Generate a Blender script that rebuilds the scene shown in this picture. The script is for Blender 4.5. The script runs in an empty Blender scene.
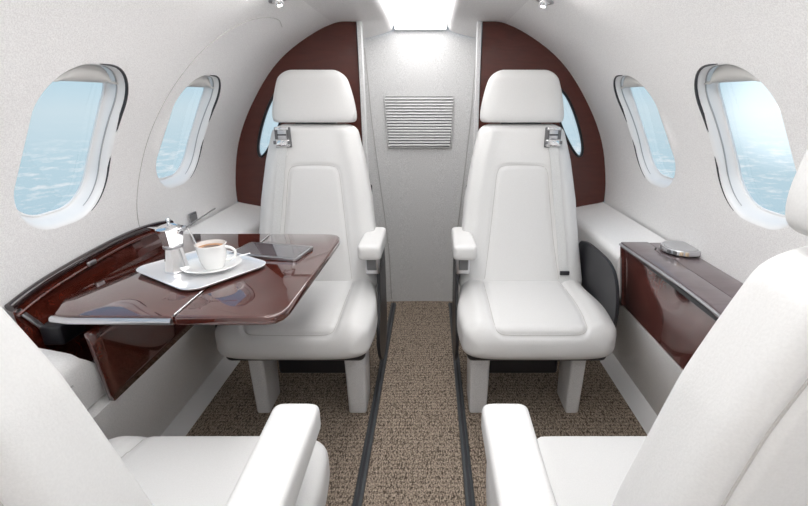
import bpy, bmesh, math, random
import numpy as np
from mathutils import Vector, Matrix
from mathutils.geometry import delaunay_2d_cdt
from mathutils.bvhtree import BVHTree

random.seed(4)
S = bpy.context.scene
COL = S.collection
pi = math.pi

# ------------------------------------------------------------------ materials
def new_mat(name):
    m = bpy.data.materials.new(name); m.use_nodes = True
    nt = m.node_tree; b = nt.nodes['Principled BSDF']
    return m, nt, b

def simple(name, col, rough=.5, metal=0, coat=0, spec=.5):
    m, nt, b = new_mat(name)
    b.inputs['Base Color'].default_value = (*col, 1)
    b.inputs['Roughness'].default_value = rough
    b.inputs['Metallic'].default_value = metal
    b.inputs['Coat Weight'].default_value = coat
    b.inputs['Specular IOR Level'].default_value = spec
    return m

def grained(name, c1, c2, scale, rough, bump=.15, dist=.002, coat=0):
    m, nt, b = new_mat(name)
    tc = nt.nodes.new('ShaderNodeTexCoord')
    n = nt.nodes.new('ShaderNodeTexNoise'); n.inputs['Scale'].default_value = scale; n.inputs['Detail'].default_value = 3
    nt.links.new(tc.outputs['Object'], n.inputs['Vector'])
    r = nt.nodes.new('ShaderNodeValToRGB')
    r.color_ramp.elements[0].position = .35; r.color_ramp.elements[0].color = (*c1, 1)
    r.color_ramp.elements[1].position = .65; r.color_ramp.elements[1].color = (*c2, 1)
    nt.links.new(n.outputs['Fac'], r.inputs['Fac']); nt.links.new(r.outputs['Color'], b.inputs['Base Color'])
    bp = nt.nodes.new('ShaderNodeBump'); bp.inputs['Strength'].default_value = bump; bp.inputs['Distance'].default_value = dist
    nt.links.new(n.outputs['Fac'], bp.inputs['Height']); nt.links.new(bp.outputs['Normal'], b.inputs['Normal'])
    b.inputs['Roughness'].default_value = rough
    b.inputs['Coat Weight'].default_value = coat
    return m

LEATHER = grained('white_leather', (.69, .685, .677), (.72, .715, .707), 420, .5, .10)
WALLM = grained('cabin_liner', (.80, .79, .79), (.94, .935, .93), 330, .62, .25)
CEILM = grained('ceiling_liner', (.70, .69, .69), (.86, .85, .85), 330, .65, .25)
LEDGEM = grained('ledge_fabric', (.82, .815, .81), (.94, .935, .93), 380, .6, .25)
BULKM = grained('bulkhead_fabric', (.50, .50, .50), (.70, .70, .70), 330, .7, .2)
REVEALM = simple('window_reveal', (.84, .84, .84), .4)
SHADEM = simple('shade_plastic', (.66, .65, .63), .5)
DARK = simple('dark_gap', (.03, .03, .035), .5)
BLACK = simple('black_shell', (.018, .018, .022), .38)
RAILM = simple('rail_grey', (.055, .062, .068), .45)
CHROME = simple('chrome', (.86, .86, .87), .08, 1)
SATIN = simple('satin_metal', (.62, .62, .64), .28, 1)
SILVER = simple('silver_tray', (.93, .93, .94), .33, .65)
LEGM = grained('leg_paint', (.66, .66, .665), (.80, .80, .805), 380, .4, .1)
CHINA = simple('white_china', (.88, .88, .87), .12, 0, .6)
BELTM = grained('belt_webbing', (.60, .60, .59), (.72, .72, .71), 500, .6, .3)
COFFEE = simple('coffee', (.10, .035, .012), .08)
CREMA = simple('crema', (.45, .22, .09), .3)
SEAMM = simple('seam_thread', (.42, .41, .40), .7)
SEAML = simple('leather_seam', (.50, .49, .47), .7)
PALES = simple('pale_seam', (.86, .86, .86), .5)
ARMG = simple('arm_support_grey', (.16, .16, .165), .35)
SCREEN = simple('tablet_screen', (.12, .11, .12), .05, 0, 1)
BEIGE = simple('beige_stud', (.62, .5, .36), .4)

def wood(name, a, bcol, rough=.10, coat=1.0, spec=.6, scl=(3, 18, 18), coat_ior=1.5):
    m, nt, b = new_mat(name)
    tc = nt.nodes.new('ShaderNodeTexCoord')
    mp = nt.nodes.new('ShaderNodeMapping'); mp.inputs['Scale'].default_value = scl
    nt.links.new(tc.outputs['Object'], mp.inputs['Vector'])
    n = nt.nodes.new('ShaderNodeTexNoise'); n.inputs['Scale'].default_value = 2.2; n.inputs['Detail'].default_value = 6
    n.inputs['Distortion'].default_value = 1.2
    nt.links.new(mp.outputs['Vector'], n.inputs['Vector'])
    r = nt.nodes.new('ShaderNodeValToRGB')
    r.color_ramp.elements[0].position = .3; r.color_ramp.elements[0].color = (*a, 1)
    r.color_ramp.elements[1].position = .75; r.color_ramp.elements[1].color = (*bcol, 1)
    nt.links.new(n.outputs['Fac'], r.inputs['Fac']); nt.links.new(r.outputs['Color'], b.inputs['Base Color'])
    b.inputs['Roughness'].default_value = rough
    b.inputs['Coat Weight'].default_value = coat; b.inputs['Coat Roughness'].default_value = .03; b.inputs['Coat IOR'].default_value = coat_ior
    b.inputs['Specular IOR Level'].default_value = spec
    return m
WOOD = wood('gloss_mahogany', (.055, .010, .006), (.12, .022, .013))
WOODT = wood('table_mahogany', (.055, .010, .006), (.09, .018, .011), .06, 1, .6, coat_ior=1.75)
WOODP = wood('partition_mahogany', (.078, .017, .011), (.105, .024, .016), .32, .35, .4)
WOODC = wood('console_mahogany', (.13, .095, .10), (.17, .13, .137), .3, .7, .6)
WOODF = wood('console_front_mahogany', (.075, .024, .02), (.14, .05, .042), .14, 1, .8)

def carpet():
    m, nt, b = new_mat('woven_carpet')
    tc = nt.nodes.new('ShaderNodeTexCoord')
    mp = nt.nodes.new('ShaderNodeMapping'); mp.inputs['Scale'].default_value = (260, 95, 1)
    nt.links.new(tc.outputs['Object'], mp.inputs['Vector'])
    v = nt.nodes.new('ShaderNodeTexVoronoi'); v.inputs['Scale'].default_value = 1
    nt.links.new(mp.outputs['Vector'], v.inputs['Vector'])
    n = nt.nodes.new('ShaderNodeTexNoise'); n.inputs['Scale'].default_value = 190; n.inputs['Detail'].default_value = 4
    nt.links.new(tc.outputs['Object'], n.inputs['Vector'])
    w = nt.nodes.new('ShaderNodeTexWave'); w.inputs['Scale'].default_value = 17; w.inputs['Distortion'].default_value = 3
    w.inputs['Detail'].default_value = 2; w.inputs['Detail Scale'].default_value = 12; w.bands_direction = 'Y'
    nt.links.new(tc.outputs['Object'], w.inputs['Vector'])
    a = nt.nodes.new('ShaderNodeMath'); a.operation = 'MULTIPLY_ADD'; a.inputs[1].default_value = .5
    nt.links.new(v.outputs['Distance'], a.inputs[0]); nt.links.new(n.outputs['Fac'], a.inputs[2])
    a2 = nt.nodes.new('ShaderNodeMath'); a2.operation = 'MULTIPLY_ADD'; a2.inputs[1].default_value = -.09
    nt.links.new(w.outputs['Fac'], a2.inputs[0]); nt.links.new(a.outputs[0], a2.inputs[2])
    r = nt.nodes.new('ShaderNodeValToRGB')
    r.color_ramp.elements[0].position = .38; r.color_ramp.elements[0].color = (.60, .49, .39, 1)
    r.color_ramp.elements[1].position = .92; r.color_ramp.elements[1].color = (.085, .064, .048, 1)
    nt.links.new(a2.outputs[0], r.inputs['Fac']); nt.links.new(r.outputs['Color'], b.inputs['Base Color'])
    bp = nt.nodes.new('ShaderNodeBump'); bp.invert = True; bp.inputs['Strength'].default_value = .7; bp.inputs['Distance'].default_value = .004
    nt.links.new(a2.outputs[0], bp.inputs['Height']); nt.links.new(bp.outputs['Normal'], b.inputs['Normal'])
    b.inputs['Roughness'].default_value = .95; b.inputs['Specular IOR Level'].default_value = .1
    return m
CARPET = carpet()

def glass():
    m = bpy.data.materials.new('window_glass'); m.use_nodes = True
    nt = m.node_tree; nt.nodes.clear()
    o = nt.nodes.new('ShaderNodeOutputMaterial'); mx = nt.nodes.new('ShaderNodeMixShader')
    t = nt.nodes.new('ShaderNodeBsdfTransparent'); t.inputs['Color'].default_value = (.97, .985, 1, 1)
    g = nt.nodes.new('ShaderNodeBsdfGlossy'); g.inputs['Roughness'].default_value = .03
    mx.inputs[0].default_value = .05
    nt.links.new(t.outputs[0], mx.inputs[1]); nt.links.new(g.outputs[0], mx.inputs[2]); nt.links.new(mx.outputs[0], o.inputs[0])
    return m
GLASS = glass()

def emis(name, col, s):
    m, nt, b = new_mat(name)
    b.inputs['Base Color'].default_value = (.8, .8, .8, 1)
    b.inputs['Emission Color'].default_value = (*col, 1); b.inputs['Emission Strength'].default_value = s
    return m
LIGHTP = emis('lit_panel', (1, .99, .985), 4.1)
SPOTE = emis('lamp_lens', (1, .97, .93), 12)

# ------------------------------------------------------------------ mesh helpers
def mesh_obj(name, verts, faces, mat, parent=None, smooth=True, loc=None, matrix=None, merge=0, ang=None):
    me = bpy.data.meshes.new(name)
    me.from_pydata([tuple(v) for v in verts], [], [tuple(f) for f in faces])
    bm = bmesh.new(); bm.from_mesh(me)
    if merge: bmesh.ops.remove_doubles(bm, verts=bm.verts, dist=merge)
    if matrix is not None: bm.transform(matrix)
    bmesh.ops.recalc_face_normals(bm, faces=bm.faces)
    for f in bm.faces: f.smooth = smooth
    if ang is not None:
        for e in bm.edges:
            if len(e.link_faces) == 2 and e.calc_face_angle(0) > math.radians(ang): e.smooth = False
    bm.to_mesh(me); bm.free()
    me.materials.append(mat)
    o = bpy.data.objects.new(name, me); COL.objects.link(o)
    if parent is not None: o.parent = parent
    if loc is not None: o.location = loc
    return o

def thing(name, label, cat, loc=(0, 0, 0), rz=0, group=None):
    o = bpy.data.objects.new(name, None); COL.objects.link(o)
    o.empty_display_size = .1
    o.location = loc; o.rotation_euler = (0, 0, rz)
    return tag(o, label, cat, group)

def tag(o, label, cat, group=None):
    o['label'] = label; o['category'] = cat
    if group: o['group'] = group
    return o

def struct(o, label=None):
    o['kind'] = 'structure'
    if label: o['label'] = label
    return o

def box_bm(size, r=.01, seg=3, center=(0, 0, 0), rot=None, taper=None):
    bm = bmesh.new(); bmesh.ops.create_cube(bm, size=1)
    for v in bm.verts:
        z = v.co.z + .5
        v.co.x *= size[0]; v.co.y *= size[1]; v.co.z *= size[2]
        if taper: v.co.x *= 1 + (taper[0] - 1) * z; v.co.y *= 1 + (taper[1] - 1) * z
    if r > 0: bmesh.ops.bevel(bm, geom=list(bm.edges), offset=r, segments=seg, profile=.5, affect='EDGES')
    m = Matrix.Translation(center)
    if rot: m = m @ rot
    bm.transform(m)
    return bm

def bm_obj(name, bm, mat, parent=None, smooth=True, ang=35):
    for f in bm.faces: f.smooth = smooth
    if ang:
        for e in bm.edges:
            if len(e.link_faces) == 2 and e.calc_face_angle(0) > math.radians(ang): e.smooth = False
    me = bpy.data.meshes.new(name); bm.to_mesh(me); bm.free(); me.materials.append(mat)
    o = bpy.data.objects.new(name, me); COL.objects.link(o)
    if parent is not None: o.parent = parent
    return o

def rbox(name, size, center, mat, parent=None, r=.01, seg=3, rot=None, taper=None):
    return bm_obj(name, box_bm(size, r, seg, center, rot, taper), mat, parent)

def tube_geo(pts, r, n=8, closed=False, flat=None):
    pts = [Vector(p) for p in pts]; m = len(pts)
    V = []; Fc = []
    up = None
    for i, p in enumerate(pts):
        if closed: t = (pts[(i + 1) % m] - pts[i - 1])
        else: t = pts[min(i + 1, m - 1)] - pts[max(i - 1, 0)]
        t.normalize()
        if up is None:
            a = Vector((0, 0, 1)) if abs(t.z) < .9 else Vector((1, 0, 0))
            up = (a - t * a.dot(t)).normalized()
        else:
            up = (up - t * up.dot(t)).normalized()
        s = t.cross(up)
        rr = r[i] if isinstance(r, (list, tuple)) else r
        for k in range(n):
            q = 2 * pi * k / n
            V.append(p + up * math.cos(q) * rr + s * math.sin(q) * rr * (flat or 1))
    lim = m if closed else m - 1
    for i in range(lim):
        j = (i + 1) % m
        for k in range(n):
            Fc.append((i * n + k, i * n + (k + 1) % n, j * n + (k + 1) % n, j * n + k))
    if not closed:
        Fc.append(tuple(range(n))[::-1]); Fc.append(tuple((m - 1) * n + k for k in range(n)))
    return V, Fc

def tube(name, pts, r, mat, parent=None, n=8, closed=False, flat=None):
    V, Fc = tube_geo(pts, r, n, closed, flat)
    return mesh_obj(name, V, Fc, mat, parent, ang=50)

def lathe(name, prof, mat, parent=None, n=40, center=(0, 0, 0), cap=True, sides=None, ang=40):
    n = sides or n
    V = []; Fc = []
    for (r, z) in prof:
        for k in range(n):
            a = 2 * pi * k / n
            V.append((center[0] + r * math.cos(a), center[1] + r * math.sin(a), center[2] + z))
    m = len(prof)
    for i in range(m - 1):
        for k in range(n):
            Fc.append((i * n + k, i * n + (k + 1) % n, (i + 1) * n + (k + 1) % n, (i + 1) * n + k))
    if cap:
        Fc.append(tuple(range(n))[::-1]); Fc.append(tuple((m - 1) * n + k for k in range(n)))
    return mesh_obj(name, V, Fc, mat, parent, merge=1e-6, ang=ang)

def rrect(w, h, r, n=8, cx=0, cy=0):
    """rounded rectangle outline, counter-clockwise"""
    out = []
    for (sx, sy, a0) in ((1, 1, 0), (-1, 1, pi / 2), (-1, -1, pi), (1, -1, 3 * pi / 2)):
        for k in range(n + 1):
            a = a0 + k / n * pi / 2
            out.append((cx + sx * (w / 2 - r) + r * math.cos(a), cy + sy * (h / 2 - r) + r * math.sin(a)))
    return out

def smooth_loop(pts, it=3, closed=True):
    for _ in range(it):
        q = []; m = len(pts)
        rng = range(m) if closed else range(m - 1)
        if not closed: q.append(pts[0])
        for i in rng:
            a = pts[i]; b = pts[(i + 1) % m]
            q.append(tuple(a[k] * .75 + b[k] * .25 for k in range(len(a)))); q.append(tuple(a[k] * .25 + b[k] * .75 for k in range(len(a))))
        if not closed: q.append(pts[-1])
        pts = q
    return pts

def inside(p, poly):
    x, y = p; c = False; j = len(poly) - 1
    for i in range(len(poly)):
        xi, yi = poly[i]; xj, yj = poly[j]
        if (yi > y) != (yj > y) and x < (xj - xi) * (y - yi) / (yj - yi) + xi: c = not c
        j = i
    return c

def fill(outer, holes=(), grid=None):
    """2-D triangulation of outline with holes -> verts, faces, loops of indices"""
    V = []; E = []
    loops = [outer] + list(holes)
    for lp in loops:
        b = len(V); m = len(lp)
        V += [Vector(p) for p in lp]
        E += [(b + i, b + (i + 1) % m) for i in range(m)]
    if grid:
        xs = [p[0] for p in outer]; ys = [p[1] for p in outer]
        nx = max(2, int((max(xs) - min(xs)) / grid[0])); ny = max(2, int((max(ys) - min(ys)) / grid[1]))
        for i in range(1, nx):
            for j in range(1, ny):
                p = (min(xs) + (max(xs) - min(xs)) * i / nx + 1e-5 * (j % 3), min(ys) + (max(ys) - min(ys)) * j / ny + 1e-5 * (i % 3))
                if inside(p, outer) and not any(inside(p, h) for h in holes): V.append(Vector(p))
    v2, _, f2, _, _, _ = delaunay_2d_cdt(V, E, [], 0, 1e-7)
    F = []
    for f in f2:
        c = (sum(v2[i][0] for i in f) / len(f), sum(v2[i][1] for i in f) / len(f))
        if inside(c, outer) and not any(inside(c, h) for h in holes): F.append(tuple(f))
    return [(v[0], v[1]) for v in v2], F

def plate(name, outer, mapf, th, mat, parent=None, holes=(), bev=0, smooth=True, seg=2):
    """flat plate: outline in 2-D, mapf(u, v, d) -> 3-D with d in 0..th"""
    v, f = fill(outer, holes)
    bm = bmesh.new()
    vs = [bm.verts.new(mapf(a, b, 0)) for a, b in v]
    fs = []
    for t in f:
        try: fs.append(bm.faces.new([vs[i] for i in t]))
        except ValueError: pass
    bmesh.ops.dissolve_limit(bm, angle_limit=.001, verts=bm.verts, edges=bm.edges)
    fs = list(bm.faces)
    r = bmesh.ops.extrude_face_region(bm, geom=fs)
    d = Vector(mapf(0, 0, th)) - Vector(mapf(0, 0, 0))
    for g in r['geom']:
        if isinstance(g, bmesh.types.BMVert): g.co += d
    bmesh.ops.recalc_face_normals(bm, faces=bm.faces)
    if bev:
        es = [e for e in bm.edges if len(e.link_faces) == 2 and e.calc_face_angle(0) > 1.2]
        bmesh.ops.bevel(bm, geom=es, offset=bev, segments=seg, profile=.5, affect='EDGES', clamp_overlap=True)
    return bm_obj(name, bm, mat, parent, smooth, 32)

# ------------------------------------------------------------------ cabin cross-section (right half; mirrored for the left)
PROF = [(.27, 1.44), (.36, 1.435), (.47, 1.388), (.593, 1.307), (.69, 1.206), (.789, 1.056), (.85, .918), (.882, .77), (.892, .655)]
def catmull(P, n=12):
    out = []
    Q = [tuple(2 * a - b for a, b in zip(P[0], P[1]))] + P + [tuple(2 * a - b for a, b in zip(P[-1], P[-2]))]
    for i in range(1, len(Q) - 2):
        for k in range(n):
            t = k / n
            out.append(tuple(.5 * (2 * b + (c - a) * t + (2 * a - 5 * b + 4 * c - d) * t * t + (3 * b - a - 3 * c + d) * t ** 3)
                             for a, b, c, d in zip(Q[i - 1], Q[i], Q[i + 1], Q[i + 2])))
    out.append(P[-1]); return out
PC = catmull(PROF)
ARC = [0]
for i in range(1, len(PC)): ARC.append(ARC[-1] + math.dist(PC[i], PC[i - 1]))
LEN = ARC[-1]
def prof(s):
    s = max(0, min(LEN, s))
    return (float(np.interp(s, ARC, [p[0] for p in PC])), float(np.interp(s, ARC, [p[1] for p in PC])))
def s_of_z(z):
    return float(np.interp(-z, [-p[1] for p in PC], ARC))
def wall_pt(side, s, y, d=0):
    x, z = prof(s); e = .01
    a = prof(s - e); b = prof(s + e)
    tx, tz = b[0] - a[0], b[1] - a[1]; L = math.hypot(tx, tz)
    nx, nz = -tz / L, tx / L                       # outward
    return (side * (x + nx * d), y, z + nz * d)
def wall_x(z): return prof(s_of_z(z))[0]

YA, YB, YR = 2.15, 2.40, -1.30      # partition, rear bulkhead, end behind the camera
S_CEIL = 0.10                        # where the ceiling panel meets the wall lining
WIN_W, WIN_H, WIN_R = .290, .42, .12
WIN_Y = [1.630, 1.100, .562, .032, -.498]
WIN_S = s_of_z(1.025)

def win_outline(y0, grow=0):
    out = []
    for (a, b) in rrect(WIN_H + 2 * grow, WIN_W + 2 * grow, WIN_R + grow * .9, 12, 0, 0):
        # slightly barrelled: wider at the bottom
        k = 1 + .05 * (a / (WIN_H / 2))
        out.append((WIN_S + a, y0 + b * k))
    return out

def build_wall(side, nm):
    holes = [win_outline(y) for y in WIN_Y]
    outer = []
    n = 40
    s0 = S_CEIL
    outer += [(s0 + (LEN - s0) * i / 24, YR) for i in range(24)]
    outer += [(LEN, YR + (YA - YR) * i / n) for i in range(n)]
    outer += [(LEN - (LEN - s0) * i / 24, YA) for i in range(24)]
    outer += [(s0, YA - (YA - YR) * i / n) for i in range(n)]
    v, f = fill(outer, holes, (.03, .06))
    o = mesh_obj(nm, [wall_pt(side, a, b) for a, b in v], f, WALLM)
    struct(o)
    return o
wall_left = build_wall(-1, 'wall_left'); wall_right = build_wall(1, 'wall_right')

def build_window(side, y0, idx):
    """deep moulded surround, roller shade, dark slot and pane"""
    N = len(win_outline(0))
    prof_r = [(0, 0), (-.003, .0015), (-.007, .006), (-.0105, .014), (-.013, .022), (-.017, .032), (-.021, .040), (-.025, .044)]
    rings = []
    for g, d in prof_r:
        rings.append([wall_pt(side, a, b, d) for a, b in win_outline(y0, g)])
    V = [p for r in rings for p in r]; F = []
    for i in range(len(rings) - 1):
        for k in range(N): F.append((i * N + k, i * N + (k + 1) % N, (i + 1) * N + (k + 1) % N, (i + 1) * N + k))
    w = struct(mesh_obj('window_%d' % idx, V, F, REVEALM))
    # pane
    ol = win_outline(y0, -.021)
    v, f = fill(ol, (), (.06, .08))
    mesh_obj('pane', [wall_pt(side, a, b, .041) for a, b in v], f, GLASS, w)
    # inner bezel ring around the pane
    pts = [wall_pt(side, a, b, .040) for a, b in win_outline(y0, -.024)]
    tube('bezel', pts, .003, REVEALM, w, 6, True)
    # dark slot between lining and moulded frame: from the top, round the forward corner, down the forward edge
    def fwd(g):
        o = win_outline(y0, g); e = o[12]; f_ = o[13]
        far = [(e[0] + (f_[0] - e[0]) * i / 10, e[1] + (f_[1] - e[1]) * i / 10) for i in range(1, 10)]
        top = [(o[25][0] + (o[26][0] - o[25][0]) * i / 6, o[25][1] + (o[26][1] - o[25][1]) * i / 6) for i in range(1, 5)]
        return o[4:13] + far + o[13:26] + top
    kp = fwd(.0005); m = len(kp)
    tube('shade_slot', [wall_pt(side, a, b, -.0006) for a, b in kp], [.0006 + .0036 * math.sin(pi * ((i + .5) / m) ** 1.25) ** .9 for i in range(m)], DARK, w, 6)
    kp = fwd(-.013)
    tube('shade_track', [wall_pt(side, a, b, .016) for a, b in kp], [.0005 + .0016 * math.sin(pi * (i + .5) / m) ** .6 for i in range(m)], SADE_T, w, 6)
    # roller shade, pulled down a little
    inn = win_outline(y0, -.012); sx = WIN_S - WIN_H / 2
    top = [q for q in inn if q[0] < sx + .075]
    top.sort(key=lambda q: q[1])
    V = []; F = []
    y_lo, y_hi = top[0][1], top[-1][1]
    nn = 16; rows = 6
    cut = sx + .058
    for i in range(nn + 1):
        y = y_lo + (y_hi - y_lo) * i / nn
        # upper limit of the opening at this y
        dy = abs(y - y0); hw = (y_hi - y_lo) / 2
        e = max(0, (dy - (hw - WIN_R)) / WIN_R)
        s_top = sx + .012 + WIN_R * (1 - math.sqrt(max(0, 1 - min(1, e) ** 2)))
        s_top = min(s_top, cut - .002)
        for j in range(rows + 1):
            V.append(wall_pt(side, s_top + (cut - s_top) * j / rows, y, .020 - .006 * math.sin(pi * j / rows)))
    for i in range(nn):
        for j in range(rows):
            a = i * (rows + 1) + j; F.append((a, a + 1, a + rows + 2, a + rows + 1))
    o = mesh_obj('shade', V, F, SHADEM, w)
    md = o.modifiers.new('thick', 'SOLIDIFY'); md.thickness = .004; md.offset = 0
    return w
SADE_T = simple('track_grey', (.42, .42, .43), .4)
k = 1
for side in (-1, 1):
    for y in WIN_Y:
        build_window(side, y, k); k += 1

# ------------------------------------------------------------------ ceiling with lit trough
def sweep_y(name, section, y0, y1, mat, parent=None, ang=30, ny=1):
    m = len(section); V = []; F = []
    for j in range(ny + 1):
        y = y0 + (y1 - y0) * j / ny
        V += [(x, y, z) for x, z in section]
    for j in range(ny):
        for i in range(m - 1): F.append((j * m + i, j * m + i + 1, (j + 1) * m + i + 1, (j + 1) * m + i))
    return mesh_obj(name, V, F, mat, parent, ang=ang)
cs = []
for i in range(8): 
    p = prof(S_CEIL * (1 - i / 7)); cs.append((-p[0], p[1]))
cs += [(-.22, 1.441), (-.17, 1.444), (-.152, 1.447), (-.138, 1.452), (-.131, 1.470), (-.127, 1.482)]
ceil_sec = cs + [(0, 1.484)] + [(-x, z) for x, z in reversed(cs)]
ceiling = struct(sweep_y('ceiling', ceil_sec, YR, YA, CEILM, ang=50))
# over the vestibule the ceiling rolls down towards the bulkhead
V = []; F = []
sec2 = [(x, z) for x, z in ceil_sec if abs(x) <= .285]
m = len(sec2); ny = 8
for j in range(ny + 1):
    t = j / ny; y = YA + (YB - YA) * t
    for x, z in sec2:
        drop = (.010 + .03 * max(0, (abs(x) - .13) / .15)) * t ** 1.5 if abs(x) > .13 else .034 * t ** 2
        V.append((x, y, z - drop))
for j in range(ny):
    for i in range(m - 1): F.append((j * m + i, j * m + i + 1, (j + 1) * m + i + 1, (j + 1) * m + i))
mesh_obj('vestibule_ceiling', V, F, CEILM, ceiling, ang=50)
lamp = thing('ceiling_light', 'long white glowing light panel in the ceiling above the aisle', 'ceiling light', (0, 0, 1.478))
V = []; F = []; ys = [YR + .01, YA] + [YA + (YB - YA - .012) * i / 8 for i in range(1, 9)]
for y in ys:
    d_ = .034 * (max(0, y - YA) / (YB - YA)) ** 2 + .003
    for x in (-.121, .121): V.append((x, y, -d_))
for i in range(len(ys) - 1): F.append((2 * i, 2 * i + 1, 2 * i + 3, 2 * i + 2))
df = mesh_obj('diffuser', V, F, LIGHTP, lamp)
md = df.modifiers.new('thick', 'SOLIDIFY'); md.thickness = .004; md.offset = 0
rbox('end_cap', (.25, .012, .02), (0, YB - .008, -.030), REVEALM, lamp, r=.003, seg=2)

# ------------------------------------------------------------------ lower walls, floor, bulkheads
for side, nm in ((-1, 'left'), (1, 'right')):
    low = [(side * .892, .655), (side * .889, .417), (side * .745, .417), (side * .748, .405), (side * .79, .27), (side * .845, .10), (side * .862, .052)]
    struct(sweep_y('wall_lower_' + nm, low, YR, YA, LEDGEM, ang=25))
    strip = [(side * .862, .052), (side * .850, .046), (side * .822, .004), (side * .815, -.002)]
    struct(sweep_y('baseboard_' + nm, strip, YR, YA, REVEALM, ang=40))

fl = mesh_obj('floor', [(-.9, YR, 0), (.9, YR, 0), (.9, YB + .02, 0), (-.9, YB + .02, 0)], [(0, 1, 2, 3)], CARPET, smooth=False)
struct(fl)
# rear wall beyond the vestibule, slightly bowed panel
V = []; F = []
nx, nz = 16, 14
for i in range(nx + 1):
    for j in range(nz + 1):
        x = -.30 + .60 * i / nx; z = 1.50 * j / nz
        V.append((x, YB + .012 * (1 - (x / .30) ** 2), z))
for i in range(nx):
    for j in range(nz):
        a = i * (nz + 1) + j; F.append((a, a + 1, a + nz + 2, a + nz + 1))
struct(mesh_obj('wall_front', V, F, BULKM))
# wall behind the camera closes the cabin
wb = sorted([prof(LEN * i / 30) for i in range(31)], key=lambda p: p[1])
poly = [(.80, 0), (.86, .05), (.89, .5)] + [(x, z) for x, z in wb] + [(0, 1.49)]
poly = poly + [(-x, z) for x, z in reversed(poly[:-1])]
struct(mesh_obj('wall_back', [(x, YR, z) for x, z in poly], [tuple(range(len(poly)))], WALLM, smooth=False))
# vestibule side walls
for side, nm in ((-1, 'vestibule_left'), (1, 'vestibule_right')):
    V = [(side * .263, YA + .001, 0), (side * .295, YB + .02, 0), (side * .295, YB + .02, 1.47), (side * .263, YA + .001, 1.47)]
    struct(mesh_obj('wall_' + nm, V, [(0, 1, 2, 3)], BULKM, smooth=False))
    # lower white closet face under the wooden partition
    pl = [(side * .268, 0), (side * .80, 0), (side * .86, .06), (side * .892, .5), (side * .892, .655), (side * .268, .655)]
    struct(mesh_obj('wall_closet_' + nm[10:], [(x, YA + .012, z) for x, z in pl], [tuple(range(6))], LEDGEM, smooth=False))

# flowing seams on the bulkhead
for side, nm in ((-1, 1), (1, 2)):
    pts = catmull([(side * .272, 2.385, 1.36), (side * .262, 2.388, 1.20), (side * .250, 2.392, 1.0), (side * .222, 2.397, .70), (side * .19, 2.40, .35), (side * .18, 2.402, .02)], 8)
    struct(tube('trim_%d' % nm, pts, .0022, SEAMM, n=6))
# joint of the lining on the left: photo shows a long pale arc that rounds over at the top
jl = [(1.36, .70), (1.345, .80), (1.36, .93), (1.37, 1.03), (1.385, 1.12), (1.41, 1.20), (1.45, 1.285), (1.50, 1.345), (1.575, 1.375), (1.68, 1.385), (1.78, 1.375)]
for side, nm in ((-1, 3),):
    pts = [wall_pt(side, s_of_z(z), y + .04, -.0010) for y, z in catmull([(a, b) for a, b in jl], 8)]
    struct(tube('trim_%d' % nm, pts, .0011, SEAML, n=6))

# ventilation grille on the bulkhead
SLATM = simple('grille_paint', (.62, .62, .62), .5)
g = thing('vent_grille', 'white slatted air vent grille on the forward bulkhead', 'vent', (-.01, YB - .004, 1.013))
def gm(u, v, d): return (u, -d, v)
gw0, gw1, gh = .178, .163, .128
ol = smooth_loop([(-gw1, -gh), (-gw1 + .02, -gh), (gw1 - .02, -gh), (gw1, -gh), (gw1 + .002, -gh + .02), (gw0 - .002, gh - .02), (gw0, gh), (gw0 - .02, gh), (-gw0 + .02, gh), (-gw0, gh), (-gw0 + .002, gh - .02), (-gw1 - .002, -gh + .02)], 2)
inn = [(x * .975, z * .967) for x, z in ol]
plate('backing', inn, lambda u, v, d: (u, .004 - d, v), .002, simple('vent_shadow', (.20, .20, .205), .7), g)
plate('frame', ol, lambda u, v, d: (u, .004 - d, v), .005, BULKM, g, holes=[inn], bev=.001, seg=1)
for i in range(17):
    z = -gh + .014 + i * (2 * gh - .028) / 16
    w = (gw1 + (gw0 - gw1) * (z + gh) / (2 * gh)) - .005
    rbox('slat', (2 * w, .006, .0095), (0, -.002, z), SLATM, g, r=.0015, seg=1, rot=Matrix.Rotation(math.radians(-18), 4, 'X'))

# ------------------------------------------------------------------ wooden partitions left and right
def partition(side, label):
    cx = side * .55
    t = thing('partition', label, 'partition', (cx, YA - .005, .63))
    pts = []
    for i in range(40):
        s = LEN * i / 39
        x, z = prof(s)
        if z < .655: continue
        x = min(x, .888); pts.append((x - .001, z - .001))
    pts = [(p[0] + .003, p[1] + .003) for p in pts]
    pts += [(.879, .64), (.868, .626), (.845, .620)]
    pts += [(.262, .620)]
    cr = [(.600, 1.19), (.655, 1.148), (.700, 1.075), (.738, .985), (.760, .91), (.757, .872), (.742, .868), (.712, .90), (.662, .98), (.615, 1.08), (.585, 1.165)]
    hole = smooth_loop(cr, 3)
    mp = lambda u, v, d: (side * u - cx, d, v - .63)
    plate('panel', pts, mp, .028, WOODP, t, holes=[hole], bev=.002, seg=1)
    tube('window_rim', [(side * u - cx, -.001, v - .63) for u, v in hole], .0055, BLACK, t, 8, True)
    plate('pane', hole, lambda u, v, d: (side * u - cx, .014 + d, v - .63), .002, GLASS, t)
    rbox('edge_strip', (.018, .044, .80), (side * .258 - cx, .010, .42), LEGM, t, r=.002, seg=1)
    return t
partition(-1, 'glossy dark red wood partition with sliver window behind the left seat')
partition(1, 'glossy dark red wood partition with sliver window behind the right seat')

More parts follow.
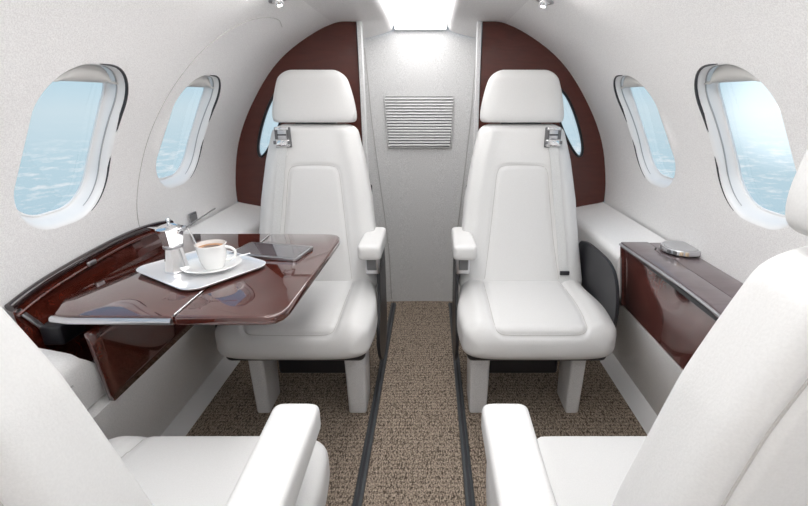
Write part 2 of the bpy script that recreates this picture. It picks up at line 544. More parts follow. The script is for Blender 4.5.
# ------------------------------------------------------------------ floor rails
def rail(x, label):
    t = thing('floor_rail', label, 'rail', (x, (YR + 2.38) / 2, 0))
    L = 2.38 - YR - .04
    rbox('track', (.028, L, .016), (0, 0, .008), RAILM, t, r=.004, seg=2)
    rbox('slot', (.009, L - .02, .003), (0, 0, .0165), DARK, t, r=.001, seg=1)
    return t
rail(-.165, 'dark grey floor rail along the left side of the aisle carpet')
rail(.165, 'dark grey floor rail along the right side of the aisle carpet')

# ------------------------------------------------------------------ seats
HWZ = ([.40, .45, .62, .75, .90, 1.00, 1.035], [.242, .246, .231, .219, .193, .168, .156])
LEAN = [.185]
def back_shape(z):
    hw = float(np.interp(z, *HWZ))
    t = (z - .45) / .58
    yf = .105 + LEAN[0] * t + .012 * math.sin(pi * max(0, min(1, t)) * 1.6)      # front face line (local y)
    th = .125 - .03 * t
    return hw, yf, th
def sup(a, e): return math.copysign(abs(a) ** e, a)

def loft(name, secs, mat, parent, n=64, disp=None):
    V = []; F = []
    for (c, ax, ay, a, b, ex) in secs:
        for k in range(n):
            q = 2 * pi * k / n
            p = Vector(c) + Vector(ax) * a * sup(math.cos(q), ex) + Vector(ay) * b * sup(math.sin(q), ex)
            V.append(p)
    m = len(secs)
    for i in range(m - 1):
        for k in range(n): F.append((i * n + k, i * n + (k + 1) % n, (i + 1) * n + (k + 1) % n, (i + 1) * n + k))
    F.append(tuple(range(n))[::-1]); F.append(tuple((m - 1) * n + k for k in range(n)))
    if disp: V = [disp(p) for p in V]
    return mesh_obj(name, V, F, mat, parent, merge=1e-5)

def ends(u0, u1, e, n):
    """levels along an axis with dense rounded ends; returns (u, f) with f 0..1"""
    out = []
    for i in range(10):
        a = pi / 2 * i / 10
        out.append((u0 + e * (1 - math.cos(a)), math.sin(a)))
    for i in range(n + 1): out.append((u0 + e + (u1 - u0 - 2 * e) * i / n, 1))
    for i in range(9, -1, -1):
        a = pi / 2 * i / 10
        out.append((u1 - e * (1 - math.cos(a)), math.sin(a)))
    return out

def seam(part, rays, w=.007, dep=.006, r=.0013, mat=None, name='seam'):
    """sew a seam into a part: find it on the surface with rays, press a groove along it, lay the thread"""
    me = part.data
    bt = BVHTree.FromPolygons([v.co.copy() for v in me.vertices], [tuple(p.vertices) for p in me.polygons])
    pts = []
    for o, d in rays:
        h = bt.ray_cast(Vector(o), Vector(d).normalized())
        if h[0] is not None: pts.append(h[0])
    nor = [v.normal.copy() for v in me.vertices]
    for v, n in zip(me.vertices, nor):
        best = 9; c = v.co
        for a, b in zip(pts[:-1], pts[1:]):
            if abs(a.x - c.x) + abs(a.z - c.z) + abs(a.y - c.y) > .2: continue
            ab = b - a; t = max(0, min(1, (c - a).dot(ab) / max(ab.length_squared, 1e-9)))
            best = min(best, (c - a - ab * t).length)
        if best < .025: v.co = c - n * dep * math.exp(-(best / w) ** 2)
    me.update()
    bt = BVHTree.FromPolygons([v.co.copy() for v in me.vertices], [tuple(p.vertices) for p in me.polygons])
    p2 = []
    for o, d in rays:
        h = bt.ray_cast(Vector(o), Vector(d).normalized())
        if h[0] is not None: p2.append(h[0])
    return tube(name, p2, r, mat or SEAML, part, 6)
def seg_d(px, py, pts):
    best = 9
    for (x1, y1), (x2, y2) in zip(pts[:-1], pts[1:]):
        dx, dy = x2 - x1, y2 - y1; t = max(0, min(1, ((px - x1) * dx + (py - y1) * dy) / (dx * dx + dy * dy)))
        best = min(best, math.hypot(px - x1 - t * dx, py - y1 - t * dy))
    return best
BACK_PANEL = smooth_loop([(-.145, .46), (-.125, .60), (-.105, .80), (-.098, .865), (-.075, .885), (.075, .885), (.098, .865), (.105, .80), (.125, .60), (.145, .46)], 2, False)
CUSH_U = smooth_loop([(-.150, .12), (-.152, -.05), (-.148, -.185), (-.125, -.222), (.125, -.222), (.148, -.185), (.152, -.05), (.150, .12)], 2, False)

def make_seat(arm, arm_y, label, loc, rz, group, strap_side, lean=.185, arm_z=.632, arm_x=.232, shift=0):
    """local frame: the seat faces -y; arm = side of the aisle armrest"""
    t = thing('cabin_seat', label, 'seat', loc, rz, group); LEAN[0] = lean
    # ---- seat cushion
    secs = []
    for u, f in ends(-.262, .150, .050, 50):
        k = (u + .255) / .405
        hw = .246 + .016 * math.sin(pi * min(1, k * 1.3)) - .012 * max(0, k - .55)
        hw = hw - .055 * (1 - f) ** .8
        top = .458 - .020 * max(0, 1 - k * 2.2) ** 1.5
        bot = .312
        hh = (top - bot) / 2
        drop = .03 * (1 - f) ** 1.3
        secs.append(((0, u, (top + bot) / 2 - drop * .3), (1, 0, 0), (0, 0, 1), hw, hh * (f ** .75), .42))
    def dc(p):
        if p.z > .36:
            if abs(p.x) < .15 and p.y > -.22 and p.z > .40: p.z -= .003
            p.z += .010 * math.exp(-((abs(p.x) - .20) / .03) ** 2) * min(1, max(0, (p.z - .40) / .05))
        return p
    cu_ = loft('seat_cushion', secs, LEATHER, t, 200, dc)
    for v_ in cu_.data.vertices: v_.co.x += arm * shift
    gp = smooth_loop([(-.150, .10, .6), (-.152, -.05, .6), (-.152, -.19, .55), (-.150, -.30, .45), (-.135, -.33, .428), (-.105, -.33, .421), (.105, -.33, .421), (.135, -.33, .428), (.150, -.30, .45), (.152, -.19, .55), (.152, -.05, .6), (.150, .10, .6)], 3, False)
    seam(cu_, [((g_[0] + arm * shift, g_[1], g_[2]), (0, 0, -1) if g_[1] > -.12 else (0, -.12 - g_[1], .40 - g_[2])) for g_ in gp], .008, .007, .0012)
    # ---- backrest
    secs = []
    for u, f in ends(.405, 1.034, .030, 100):
        hw, yf, th = back_shape(u)
        top = u > 1.0
        g = hw - (.045 if u > .8 else .03) * (1 - f)
        secs.append(((0, yf + th / 2, u), (1, 0, 0), (0, 1, 0), g, th / 2 * max(f, .02) ** .8, .40))
    def db(p):
        hw, yf, th = back_shape(p.z)
        if p.y < yf + th * .3: p.y -= .008 * math.exp(-((abs(p.x) - (hw - .045)) / .03) ** 2)
        return p
    bk = loft('backrest', secs, LEATHER, t, 180, db)
    seam(bk, [((a, -.2, b), (0, 1, 0)) for a, b in BACK_PANEL], .006, .005, .0011)
    for sx in (-1, 1):
        seam(bk, [((sx * (back_shape(z_)[0] * .86), .6, z_), (0, -1, 0)) for z_ in [.44 + .56 * i / 40 for i in range(41)]], .005, .004, .0016)
    # ---- headrest
    secs = []
    for u, f in ends(1.040, 1.232, .040, 20):
        k = (u - 1.04) / .192
        hw = .164 - .012 * k - .034 * k ** 2.2
        f2 = f
        if k < .5: f2 = min(1, f ** .22)
        hw = hw - .042 * (1 - f2)
        yc = .140 + lean + .01 * k
        secs.append(((0, yc, u), (1, 0, 0), (0, 1, 0), max(hw, .01), .056 * f2 ** .8 * (1 - .2 * k), .48))
    loft('headrest', secs, LEATHER, t, 90)
    rbox('headrest_post', (.16, .03, .05), (0, .150 + lean, 1.03), BLACK, t, r=.006)
    # ---- under-seat shell, shade box, legs
    bm = box_bm((.470, .40, .05), .022, 4, (0, -.020, .318)); bm_obj('seat_pan', bm, BLACK, t)
    rbox('underseat_shade_box', (.27, .22, .20), (0, .09, .215), BLACK, t, r=.012)  # black box standing in for the shadow between the legs
    for sx in (-1, 1):
        w = .066 if sx == arm else .05
        rbox('leg', (w, .13, .300), (sx * .178, -.045, .1500), LEGM, t, r=.010, taper=(1.12, 1.15))
    # ---- back shell on the lower rear
    rbox('back_shell', (.42, .02, .40), (0, .232 + lean * .30, .60), BLACK, t, r=.01, rot=Matrix.Rotation(-math.atan(lean / .58), 4, 'X'))
    # ---- side shields; the outer one's black shape stands in for a shaded hollow
    for sx in (-1, 1):
        if sx == arm: pts = [(-.02, .31), (.03, .36), (.06, .44), (.07, .56), (.20, .58), (.27, .55), (.27, .20), (.20, .12), (.05, .12), (-.03, .22)]
        else: pts = [(-.17, .33), (-.19, .42), (-.185, .50), (-.145, .575), (-.08, .602), (.02, .605), (.16, .60), (.25, .575), (.26, .40), (.24, .22), (.05, .20), (-.10, .24)]
        pts = smooth_loop(pts, 2)
        plate('side_shield', pts, lambda u, v, d, sx=sx: (sx * (.250 + d), u, v), .012, BLACK, t, bev=.002, seg=1)
    # ---- aisle armrest
    ax = arm * arm_x; y0 = arm_y; y1 = .27
    secs = []
    for u, f in ends(y0, y1, .022, 8):
        k = (u - y0) / (y1 - y0)
        zt = arm_z; h = .058 + .014 * k
        secs.append(((ax, u, zt - h / 2), (1, 0, 0), (0, 0, 1), (.043 - .003 * k) - .018 * (1 - f), h / 2 * f ** .6, .38))
    ar = loft('armrest', secs, LEATHER, t, 60)
    rbox('arm_support', (.052, .10, .085), (ax + arm * .004, max(arm_y + .10, .075), arm_z - .087), SATIN, t, r=.008)
    rbox('arm_inset', (.036, .006, .055), (ax + arm * .002, max(arm_y + .10, .075) - .050, arm_z - .084), ARMG, t, r=.003, seg=1)
    # ---- shoulder belt
    sb = strap_side
    def bx(z): return float(np.interp(z, [.44, .62, 1.0], [.164, .152, .108])) * sb
    V = []; F = []; zs = [1.0 - .56 * i / 30 for i in range(31)]
    for z in zs:
        hw, yf, th = back_shape(z)
        for w in (-.017, .017):
            V.append((bx(z) + w, yf - .014 + .012 * max(0, (abs(bx(z) + w) / hw) ** 5), z))
    for i in range(30): F.append((2 * i, 2 * i + 1, 2 * i + 3, 2 * i + 2))
    bl = mesh_obj('belt', V, F, BELTM, t, smooth=False)
    md = bl.modifiers.new('thick', 'SOLIDIFY'); md.thickness = .003; md.offset = 0
    zb = .980; yb = back_shape(zb)[1] - .022
    rbox('buckle', (.056, .020, .028), (bx(zb), yb, zb - .012), CHROME, bl, r=.005)
    rbox('buckle_plate', (.032, .012, .036), (bx(zb), yb + .003, zb + .02), SATIN, bl, r=.003)
    rbox('buckle_backing', (.062, .006, .075), (bx(zb), yb + .010, zb + .008), ARMG, bl, r=.002, seg=1)
    for kx in (-1, 1):
        lathe('roller', [(0, -.006), (.006, -.006), (.006, .006), (0, .006)], ARMG, bl, 14, (bx(zb) + kx * .027, yb - .008, zb - .010), cap=False)
    rbox('slot', (.034, .004, .005), (bx(zb), yb - .004, zb + .018), DARK, bl, r=.001, seg=1)
    rbox('belt_guide', (.050, .016, .012), (bx(zb), yb + .004, zb + .040), CHROME, bl, r=.003)
    rbox('belt_tag', (.020, .004, .026), (bx(zb) + .002, yb + .003, zb - .046), REVEALM, bl, r=.001, seg=1)
    zz = .475; rbox('belt_stop', (.036, .010, .016), (bx(zz), back_shape(zz)[1] - .016, zz + .015), BLACK, bl, r=.002)
    return t

GS = 'white leather club seats'
YF = 1.52; YN = .56
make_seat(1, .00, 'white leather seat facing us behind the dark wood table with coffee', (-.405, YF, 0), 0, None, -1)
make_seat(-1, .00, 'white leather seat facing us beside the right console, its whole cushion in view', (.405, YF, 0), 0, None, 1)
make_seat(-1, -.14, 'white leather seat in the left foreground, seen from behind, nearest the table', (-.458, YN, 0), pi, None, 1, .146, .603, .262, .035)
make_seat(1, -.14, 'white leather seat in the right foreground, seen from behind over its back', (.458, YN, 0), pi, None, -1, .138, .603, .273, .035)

# ------------------------------------------------------------------ side ledges (white) fore and aft of the wood consoles
def side_ledge(side, y0, y1, zin, label, name='side_ledge', dx=0):
    t = thing(name, label, 'ledge', (side * .80, (y0 + y1) / 2, .43))
    oy = (y0 + y1) / 2
    sec = [(.884, zin + .035), (.86, zin + .029), (.80, zin + .018), (.735, zin + .004), (.716, zin - .002), (.706, zin - .014), (.703, zin - .03), (.715, .50), (.738, .425), (.76, .42)]
    s2 = smooth_loop([(min(.886, x + dx), z) for x, z in sec], 2, False)
    m = len(s2); V = []; F = []
    for y in (y0 - oy, y1 - oy):
        V += [(side * (x - .80), y + (.100 * min(1, max(0, zin - .01 - z) / .10) if dx and y > 0 else 0), z - .43) for x, z in s2]
    for i in range(m - 1): F.append((i, i + 1, m + i + 1, m + i))
    F.append(tuple(range(m))); F.append(tuple(m + i for i in range(m)))
    mesh_obj('shell', V, F, LEDGEM, t, ang=40)
    return t
side_ledge(-1, 1.565, YA - .002, .618, 'white moulded ledge along the left wall under the far window')
side_ledge(1, 1.48, YA - .002, .618, 'white moulded ledge along the right wall beside the far seat')
for s_, lb in ((-1, 'white padded ledge by the left foreground seat, cut by a dark seam'), (1, 'white padded ledge on the right wall beside the right foreground seat')):
    l = side_ledge(s_, YR + .01, .872, .592, lb, dx=.028)
    tube('seam', [(s_ * (.7330 - .80), -.02 + (.872 - YR) / 2 * k - .0, .105) for k in (-.9, 0, .98)], .002, SEAMM, l, 6)
ol_ = thing('wall_socket', 'small dark rectangular socket on the left wall ledge', 'socket', (-.874, 1.70, .69))
rbox('face', (.006, .05, .032), (0, 0, 0), ARMG, ol_, r=.002, seg=1)
rbox('bezel', (.004, .058, .040), (-.002, 0, 0), SATIN, ol_, r=.002, seg=1)

# ------------------------------------------------------------------ right console
c = thing('side_console', 'dark wood side console with cup holder beside the right window', 'console', (.80, 1.18, .42))
def cm(u, v, d): return (u - .80, v - 1.18, .662 - .42 - d)
yA, yB = .90, 1.478
front = [(.716, yA), (.722, 1.0), (.722, 1.12), (.716, 1.25), (.708, 1.38), (.704, yB)]
inner = [(.800, yB), (.800, 1.405), (.812, 1.385), (.812, 1.375), (.800, 1.35), (.800, yA)]
outer_top = front + [(.797, yB), (.797, 1.42), (.780, 1.395), (.780, 1.35), (.797, 1.325), (.797, yA)]
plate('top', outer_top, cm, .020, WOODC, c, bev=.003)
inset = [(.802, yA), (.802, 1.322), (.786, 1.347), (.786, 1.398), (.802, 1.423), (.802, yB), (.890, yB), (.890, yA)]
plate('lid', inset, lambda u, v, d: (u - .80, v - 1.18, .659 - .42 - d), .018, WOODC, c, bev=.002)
plate('gap_liner', [(.72, yA), (.72, yB - .004), (.889, yB - .004), (.889, yA)], lambda u, v, d: (u - .80, v - 1.18, .646 - .42 - d), .012, BLACK, c)
# bright lipping along the front edge
tube('front_lip', [(x - .801, y - 1.18, .653 - .42) for x, y in smooth_loop(front, 2, False)], .0045, SATIN, c, 8)
# front panel: leaning face, with a scooped finger recess under the top
V = []; F = []; nY, nZ = 24, 10
for i in range(nY + 1):
    y = yA + (yB - yA) * i / nY
    xf = float(np.interp(y, [p[1] for p in front], [p[0] for p in front]))
    for j in range(nZ + 1):
        k = j / nZ
        z = .640 + (.425 - .640) * k
        x = xf + .006 + (.742 - xf - .006) * k ** .8
        sc = math.exp(-((y - 1.22) / .10) ** 2) * math.exp(-((k - .0) / .28) ** 2)
        V.append((x + .03 * sc - .80, y - 1.18, z - .42))
for i in range(nY):
    for j in range(nZ):
        a = i * (nZ + 1) + j; F.append((a, a + 1, a + nZ + 2, a + nZ + 1))
mesh_obj('front_panel', V, F, WOODF, c)
plate('end_panel', [(.704, .645), (.735, .425), (.88, .425), (.889, .645)], lambda u, v, d: (u - .80, yB - 1.18 - d, v - .42), .01, WOODF, c)
ch = lathe('cup_holder', [(.0, .004), (.052, .004), (.056, .0065), (.060, .0065), (.062, .003), (.062, -.008), (0, -.008)], SATIN, c, 48, (.862 - .80 - .004 + .0, 1.378 - 1.18, .672 - .42), cap=False)
lathe('pad', [(0, .0075), (.050, .0075), (.0515, .006), (.0515, .004), (0, .004)], simple('holder_pad', (.45, .45, .46), .45), ch, 40, (.858 - .80, 1.378 - 1.18, .672 - .42), cap=False)
for i, a in enumerate((-2.65, -2.35, -2.05, -1.8)):
    bm = box_bm((.009, .010, .012), .002, 2, (.858 - .80 + .063 * math.cos(a), 1.378 - 1.18 + .063 * math.sin(a), .672 - .42 - .001))
    bm_obj('stud', bm, BEIGE if i >= 2 else ARMG, ch)

# ------------------------------------------------------------------ left table stowage pocket
RIMW = simple('rim_dark', (.02, .008, .008), .15, 0, 1)
p = thing('table_pocket', 'open dark red wood pocket in the left wall behind the table', 'cabinet', (-.80, 1.18, .42))
RIMY = [.895, .94, 1.0, 1.10, 1.19, 1.28, 1.37, 1.47, 1.55]
RIMZ = [.688, .699, .709, .718, .724, .728, .727, .719, .704]
def rimz(y): return float(np.interp(y, RIMY, RIMZ))
V = []; F = []; nY, nZ = 30, 8
for i in range(nY + 1):
    y = .897 + (1.55 - .897) * i / nY
    for j in range(nZ + 1):
        k = j / nZ; z = rimz(y) + (.45 - rimz(y)) * k
        x = -(wall_x(.72) - .014) + .02 * k ** 1.5
        V.append((x + .80, y - 1.18, z - .42))
for i in range(nY):
    for j in range(nZ):
        a = i * (nZ + 1) + j; F.append((a, a + 1, a + nZ + 2, a + nZ + 1))
mesh_obj('back_panel', V, F, WOOD, p)
rp = smooth_loop([(y, z) for y, z in zip(RIMY, RIMZ)], 2, False)
tube('rim', [(-(wall_x(.72) - .012) + .80, y - 1.18, z + .006 - .42) for y, z in rp], .011, RIMW, p, 12, flat=.9)
tube('rim_lipping', [(-(wall_x(.72) - .026) + .80, y - 1.18, z - .012 - .42) for y, z in rp], .004, WOOD, p, 8)
for yy in (1.13, ):
    rbox('catch', (.008, .03, .012), (-(wall_x(.72) - .03) + .80, yy - 1.18, rimz(yy) - .007 - .42), SATIN, p, r=.002, seg=1)
tube('end_trim', [(-.868 + .80, .905 - 1.18, .683 - .42), (-.860 + .80, .935 - 1.18, .63 - .42), (-.850 + .80, .95 - 1.18, .585 - .42)], .0065, SATIN, p, 8)
rbox('slide_block', (.05, .075, .05), (-.835 + .80, .965 - 1.18, .605 - .42), BLACK, p, r=.006)
rbox('pocket_floor', (.12, .50, .012), (-.815 + .80, 1.22 - 1.18, .46 - .42), BLACK, p, r=.002, seg=1)
V = []; F = []; nY, nZ = 24, 8
for i in range(nY + 1):
    y = .876 + (1.55 - .876) * i / nY
    for j in range(nZ + 1):
        k = j / nZ; y = .876 + .055 * k + (1.55 - .876 - .055 * k) * i / nY
        V.append((-(.712 + .032 * k) + .80, y + .035 * k * 0 - 1.18, (.640 + (.425 - .640) * k) - .42))
for i in range(nY):
    for j in range(nZ):
        a = i * (nZ + 1) + j; F.append((a, a + 1, a + nZ + 2, a + nZ + 1))
fp = mesh_obj('front_panel', V, F, WOOD, p)
md = fp.modifiers.new('thick', 'SOLIDIFY'); md.thickness = .014; md.offset = 1

# ------------------------------------------------------------------ table
TZ = .692
tb = thing('table', 'glossy dark wood fold-out table carrying the silver coffee tray', 'table', (-.55, 1.17, 0))
leafR = smooth_loop([(-.497, .858), (-.42, .857), (-.32, .857), (-.285, .860), (-.268, .885), (-.262, .93), (-.255, 1.15), (-.250, 1.38), (-.254, 1.44), (-.275, 1.468), (-.33, 1.475), (-.45, 1.477), (-.497, 1.477)], 1, True)
leafR = [(-.497, .858), (-.36, .857), (-.305, .858), (-.283, .864), (-.270, .880), (-.264, .905), (-.258, 1.10), (-.252, 1.30), (-.250, 1.40), (-.253, 1.435), (-.264, 1.458), (-.285, 1.470), (-.32, 1.475), (-.497, 1.477)]
leafL = [(-.760, .872), (-.745, .864), (-.72, .861), (-.4985, .858), (-.4985, 1.477), (-.80, 1.475), (-.80, .95)]
tm = lambda u, v, d: (u + .55, v - 1.17, TZ - .022 + d)
l1 = plate('table_leaf', leafL, tm, .022, WOODT, tb, bev=.005, seg=3)
l2 = plate('table_leaf', leafR, tm, .022, WOODT, tb, bev=.006, seg=3)
tube('edge_trim', [(u + .55, v - 1.17, TZ - .011) for u, v in ((-.765, .8685), (-.72, .8590), (-.60, .8575), (-.50, .856))], .0075, SATIN, l1, 8)
tube('hinge', [(-.498 + .55, .862 - 1.17, TZ + .0005), (-.498 + .55, .99 - 1.17, TZ + .0005)], .0028, CHROME, tb, 8)
tube('hinge', [(-.498 + .55, 1.36 - 1.17, TZ + .0005), (-.498 + .55, 1.46 - 1.17, TZ + .0005)], .0028, CHROME, tb, 8)
rbox('support_arm', (.10, .30, .02), (-.76 + .55, 0, TZ - .034), ARMG, tb, r=.004)

# ------------------------------------------------------------------ tray and coffee
tc_ = Vector((-.566, 1.135)); ang = math.radians(-33.5)
tr = thing('serving_tray', 'rounded silver serving tray with coffee cup and pot, on the table', 'tray', (tc_.x, tc_.y, TZ), ang)
W, H = .275, .235
def ring(w, h, r, z): return [(a, b, z) for a, b in rrect(w, h, r, 8)]
rings = [ring(W - .03, H - .03, .03, .002), ring(W - .008, H - .008, .038, .0045), ring(W, H, .04, .009), ring(W + .002, H + .002, .041, .0105), ring(W - .002, H - .002, .039, .0115), ring(W - .012, H - .012, .036, .008), ring(W - .034, H - .034, .028, .0055), ring(W * .5, H * .5, .02, .0055)]
n_ = len(rings[0]); V = [q for r_ in rings for q in r_]; F = []
for i in range(len(rings) - 1):
    for k in range(n_): F.append((i * n_ + k, i * n_ + (k + 1) % n_, (i + 1) * n_ + (k + 1) % n_, (i + 1) * n_ + k))
F.append(tuple(range(n_))[::-1]); F.append(tuple((len(rings) - 1) * n_ + k for k in range(n_)))
mesh_obj('tray_body', V, F, SILVER, tr, ang=50)
tag(tr, tr['label'], 'tray')
tz = TZ + .0055

cupx, cupy = -.527, 1.118
sc = lathe('saucer', [(0, .002), (.03, .002), (.034, .0), (.038, .002), (.060, .009), (.074, .0135), (.0755, .015), (.073, .0155), (.055, .0105), (.034, .0065), (0, .006)], CHINA, None, 56, (0, 0, 0), cap=False)
sc.location = (cupx - .010, cupy + .012, tz); tag(sc, 'round white china saucer under the coffee cup', 'saucer')
cu = thing('coffee_cup', 'white china cup filled with coffee standing on its saucer', 'cup', (cupx, cupy + .004, tz + .0065))
lathe('cup_body', [(0, .003), (.020, .003), (.021, 0), (.024, 0), (.028, .008), (.0325, .022), (.036, .045), (.0375, .064), (.0385, .0655), (.0365, .066), (.034, .045), (.029, .02), (.02, .009), (0, .008)], CHINA, cu, 48, cap=False)
lathe('coffee', [(0, .0555), (.020, .0555), (.0346, .0552), (.0346, .0535), (0, .053)], COFFEE, cu, 40, cap=False)
lathe('crema', [(.022, .0558), (.030, .0562), (.0345, .0560), (.0345, .0552), (.022, .0552)], CREMA, cu, 40, cap=False)
tube('cup_handle', [(.034 + .024 * math.sin(a), .008 * math.sin(a), .038 + .019 * math.cos(a)) for a in [i * pi / 12 for i in range(13)]], .004, CHINA, cu, 8)
sp = thing('spoon', 'thin steel spoon lying on the saucer behind the cup', 'spoon', (cupx + .035, cupy + .043, tz + .0175), math.radians(28))
tube('spoon_handle', [(-.04, 0, 0), (0, 0, .003), (.045, 0, .008)], .0016, CHROME, sp, 6)
lathe('bowl', [(0, .0005), (.006, .001), (.009, .003), (.0085, .0038), (0, .0015)], CHROME, sp, 20, (-.045, 0, -.002), cap=False)

# faceted silver coffee pot (waisted body, lid with knob, spout, dark rod handle)
pt = thing('coffee_pot', 'small faceted silver coffee pot with a thin raised handle on the tray', 'pot', (-.623, 1.116, tz), math.radians(12))
lathe('pot_body', [(0, .001), (.031, .001), (.033, .005), (.030, .012), (.0225, .055), (.0205, .066), (.0225, .070), (.0255, .078), (.032, .112), (.0335, .117), (.030, .117), (.024, .085), (0, .08)], CHROME, pt, sides=8, cap=False, ang=20)
lathe('collar', [(.0205, .062), (.0245, .064), (.0245, .070), (.0205, .072)], SATIN, pt, 24, cap=False)
lid = lathe('lid', [(0, .1285), (.010, .127), (.022, .123), (.032, .1185), (.0335, .116), (.0, .115)], CHROME, pt, sides=16, cap=False)
lathe('knob', [(0, .143), (.004, .1425), (.006, .138), (.004, .132), (.003, .127)], CHROME, lid, 16, cap=False)
mesh_obj('spout', [(-.028, -.012, .117), (-.028, .012, .117), (-.052, 0, .121), (-.024, 0, .092), (-.024, -.004, .1), (-.024, .004, .1)],
         [(0, 2, 1), (0, 3, 2), (1, 2, 3), (0, 4, 3), (1, 3, 5)], CHROME, pt, smooth=False)
rod = tube('handle', [(.028, .0, .110), (.045, .008, .118), (.075, .02, .136), (.108, .035, .155)], .0019, ARMG, pt, 8)
tube('handle_brace', [(.040, .005, .113), (.050, .002, .09), (.060, -.002, .055), (.064, -.004, .035)], .002, CHROME, pt, 8)
tube('hinge_pin', [(.032, -.010, .114), (.034, .012, .114)], .0045, SATIN, pt, 10)

# ------------------------------------------------------------------ tablet on the table
tl = thing('tablet', 'thin dark tablet with a silver edge lying on the table by the tray', 'tablet', (-.425, 1.272, TZ), math.radians(-12))
TW, TH = .215, .118
plate('case', rrect(TW, TH, .010, 5), lambda u, v, d: (u, v, .001 + d), .009, SATIN, tl, bev=.002)
plate('screen', rrect(TW - .012, TH - .014, .005, 4), lambda u, v, d: (u, v, .0098 + d), .0008, SCREEN, tl)

# ------------------------------------------------------------------ reading lights / gaspers in the ceiling
def spot(x, y, label, lit=True):
    s0 = min(range(200), key=lambda i: abs(prof(LEN * i / 199)[0] - abs(x)))
    q = wall_pt(1 if x > 0 else -1, LEN * s0 / 199, y, 0)
    t = thing('reading_light', label, 'reading light', q, 0)
    lathe('ring', [(.030, 0), (.031, -.004), (.027, -.007), (.019, -.007), (.017, -.002)], SATIN, t, 32, cap=False)
    b_ = lathe('nozzle', [(0, -.020), (.010, -.020), (.013, -.016), (.015, -.004), (.015, 0)], CHROME, t, 24, cap=False)
    lathe('lens', [(0, -.0215), (.0065, -.0215), (.0075, -.0195), (0, -.0195)], SPOTE, t, 16, (.0, 0, 0), cap=False)
    t.rotation_euler = (0, math.radians(14 if x > 0 else -14), 0)
    return t
SL, SM, SR = (-0.415, 1.539), (-0.444, 1.357), (0.405, 1.580)
spot(SL[0], SL[1], 'chrome reading light in the ceiling left of the glowing panel')
spot(SM[0], SM[1], 'smaller chrome air nozzle beside the left reading light', False)
spot(SR[0], SR[1], 'chrome reading light in the ceiling right of the glowing panel')
for x, y, n in ((-.42, .7, 0), (.42, .7, 0)):  # unseen area lamps, added and aimed outward to brighten the side walls
    L = bpy.data.lights.new('wall_fill_lamp', 'AREA'); L.shape = 'RECTANGLE'; L.size = .10; L.size_y = 2.2; L.energy = 2.7
    L.color = (1, .985, .97)
    o = bpy.data.objects.new('wall_fill_lamp', L); COL.objects.link(o)
    o.location = (x * .92, y - .35, 1.395); o.rotation_euler = (0, math.radians(-38 if x > 0 else 38), 0)

# ------------------------------------------------------------------ sky and sea outside
w = bpy.data.worlds.new('sky'); S.world = w; w.use_nodes = True
nt = w.node_tree; nt.nodes.clear()
N_ = nt.nodes.new; LK = nt.links.new
out = N_('ShaderNodeOutputWorld'); bg = N_('ShaderNodeBackground')
tc = N_('ShaderNodeTexCoord'); sp_ = N_('ShaderNodeSeparateXYZ'); LK(tc.outputs['Generated'], sp_.inputs[0])
mr = N_('ShaderNodeMapRange'); mr.inputs[1].default_value = -.6; mr.inputs[2].default_value = .4
LK(sp_.outputs['Z'], mr.inputs[0])
cr = N_('ShaderNodeValToRGB'); LK(mr.outputs[0], cr.inputs[0])
el = cr.color_ramp.elements
# position = (z + .6)
el[0].position = 0; el[0].color = (.42, .57, .68, 1)
el[1].position = 1; el[1].color = (.30, .50, .70, 1)
for pz, c_ in ((-.35, (.44, .60, .69)), (-.22, (.46, .62, .71)), (-.10, (.50, .66, .74)), (-.02, (.60, .73, .79)), (.05, (.47, .67, .78)), (.15, (.36, .58, .74))):
    e = el.new(pz + .6); e.color = (*c_, 1)
# broken cloud line above the sea
mp = N_('ShaderNodeMapping'); mp.inputs['Scale'].default_value = (20, 20, 95); LK(tc.outputs['Generated'], mp.inputs[0])
ns = N_('ShaderNodeTexNoise'); ns.inputs['Scale'].default_value = 1.6; ns.inputs['Detail'].default_value = 7; ns.inputs['Roughness'].default_value = .65
LK(mp.outputs[0], ns.inputs[0])
rp_ = N_('ShaderNodeValToRGB'); rp_.color_ramp.elements[0].position = .50; rp_.color_ramp.elements[0].color = (0, 0, 0, 1)
rp_.color_ramp.elements[1].position = .66; rp_.color_ramp.elements[1].color = (1, 1, 1, 1); LK(ns.outputs['Fac'], rp_.inputs[0])
band = N_('ShaderNodeValToRGB'); LK(mr.outputs[0], band.inputs[0])
be = band.color_ramp.elements; be[0].position = .22; be[0].color = (.12, .12, .12, 1); be[1].position = .60; be[1].color = (0, 0, 0, 1)
for pz, v_ in ((.30, .45), (.36, .08), (.44, .7), (.50, .75), (.54, .1)):
    e = be.new(pz); e.color = (v_, v_, v_, 1)
mu = N_('ShaderNodeMath'); mu.operation = 'MULTIPLY'; LK(rp_.outputs[0], mu.inputs[0]); LK(band.outputs[0], mu.inputs[1])
mx = N_('ShaderNodeMix'); mx.data_type = 'RGBA'; LK(mu.outputs[0], mx.inputs[0]); LK(cr.outputs[0], mx.inputs[6]); mx.inputs[7].default_value = (.88, .90, .91, 1)
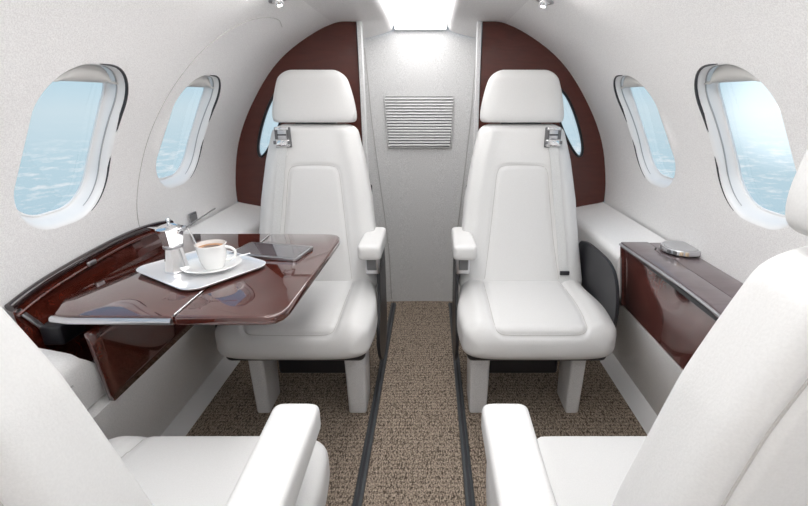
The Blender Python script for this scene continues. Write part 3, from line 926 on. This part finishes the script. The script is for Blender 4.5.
# low sun with its halo
sd = Vector((.82, 1.053, .0)).normalized()
dt = N_('ShaderNodeVectorMath'); dt.operation = 'DOT_PRODUCT'; LK(tc.outputs['Generated'], dt.inputs[0]); dt.inputs[1].default_value = sd
halo = N_('ShaderNodeMapRange'); halo.interpolation_type = 'SMOOTHERSTEP'; halo.inputs[1].default_value = math.cos(math.radians(8)); halo.inputs[2].default_value = 1; halo.inputs[4].default_value = .4; LK(dt.outputs['Value'], halo.inputs[0])
disc = N_('ShaderNodeMapRange'); disc.interpolation_type = 'SMOOTHERSTEP'; disc.inputs[1].default_value = math.cos(math.radians(2.0)); disc.inputs[2].default_value = math.cos(math.radians(.8)); disc.inputs[4].default_value = 12; LK(dt.outputs['Value'], disc.inputs[0])
ad = N_('ShaderNodeMath'); ad.operation = 'ADD'; LK(halo.outputs[0], ad.inputs[0]); LK(disc.outputs[0], ad.inputs[1])
vm = N_('ShaderNodeMix'); vm.data_type = 'RGBA'; vm.blend_type = 'ADD'; vm.clamp_result = False
cmb = N_('ShaderNodeCombineColor')
for i in range(3): LK(ad.outputs[0], cmb.inputs[i])
vm.inputs[0].default_value = 1; LK(mx.outputs[2], vm.inputs[6]); LK(cmb.outputs[0], vm.inputs[7])
LK(vm.outputs[2], bg.inputs['Color']); bg.inputs['Strength'].default_value = .72
LK(bg.outputs[0], out.inputs[0])

# ------------------------------------------------------------------ camera
cam = bpy.data.cameras.new('camera'); co = bpy.data.objects.new('camera', cam); COL.objects.link(co)
f_px = 450.0
cam.sensor_width = 36; cam.lens = 36 * f_px / 808
cam.shift_x = -27 / 808
cam.clip_start = .02
pitch = math.atan(155 / f_px)
co.location = (.05, 0, 1.13); co.rotation_euler = (pi / 2 - pitch, 0, 0)
S.camera = co
S.view_settings.view_transform = 'Standard'; S.view_settings.look = 'None'
S.view_settings.exposure = 0.56; S.view_settings.gamma = 1.0; S.view_settings.use_curve_mapping = False
S.cycles.max_bounces = 12; S.cycles.diffuse_bounces = 8; S.cycles.transparent_max_bounces = 12
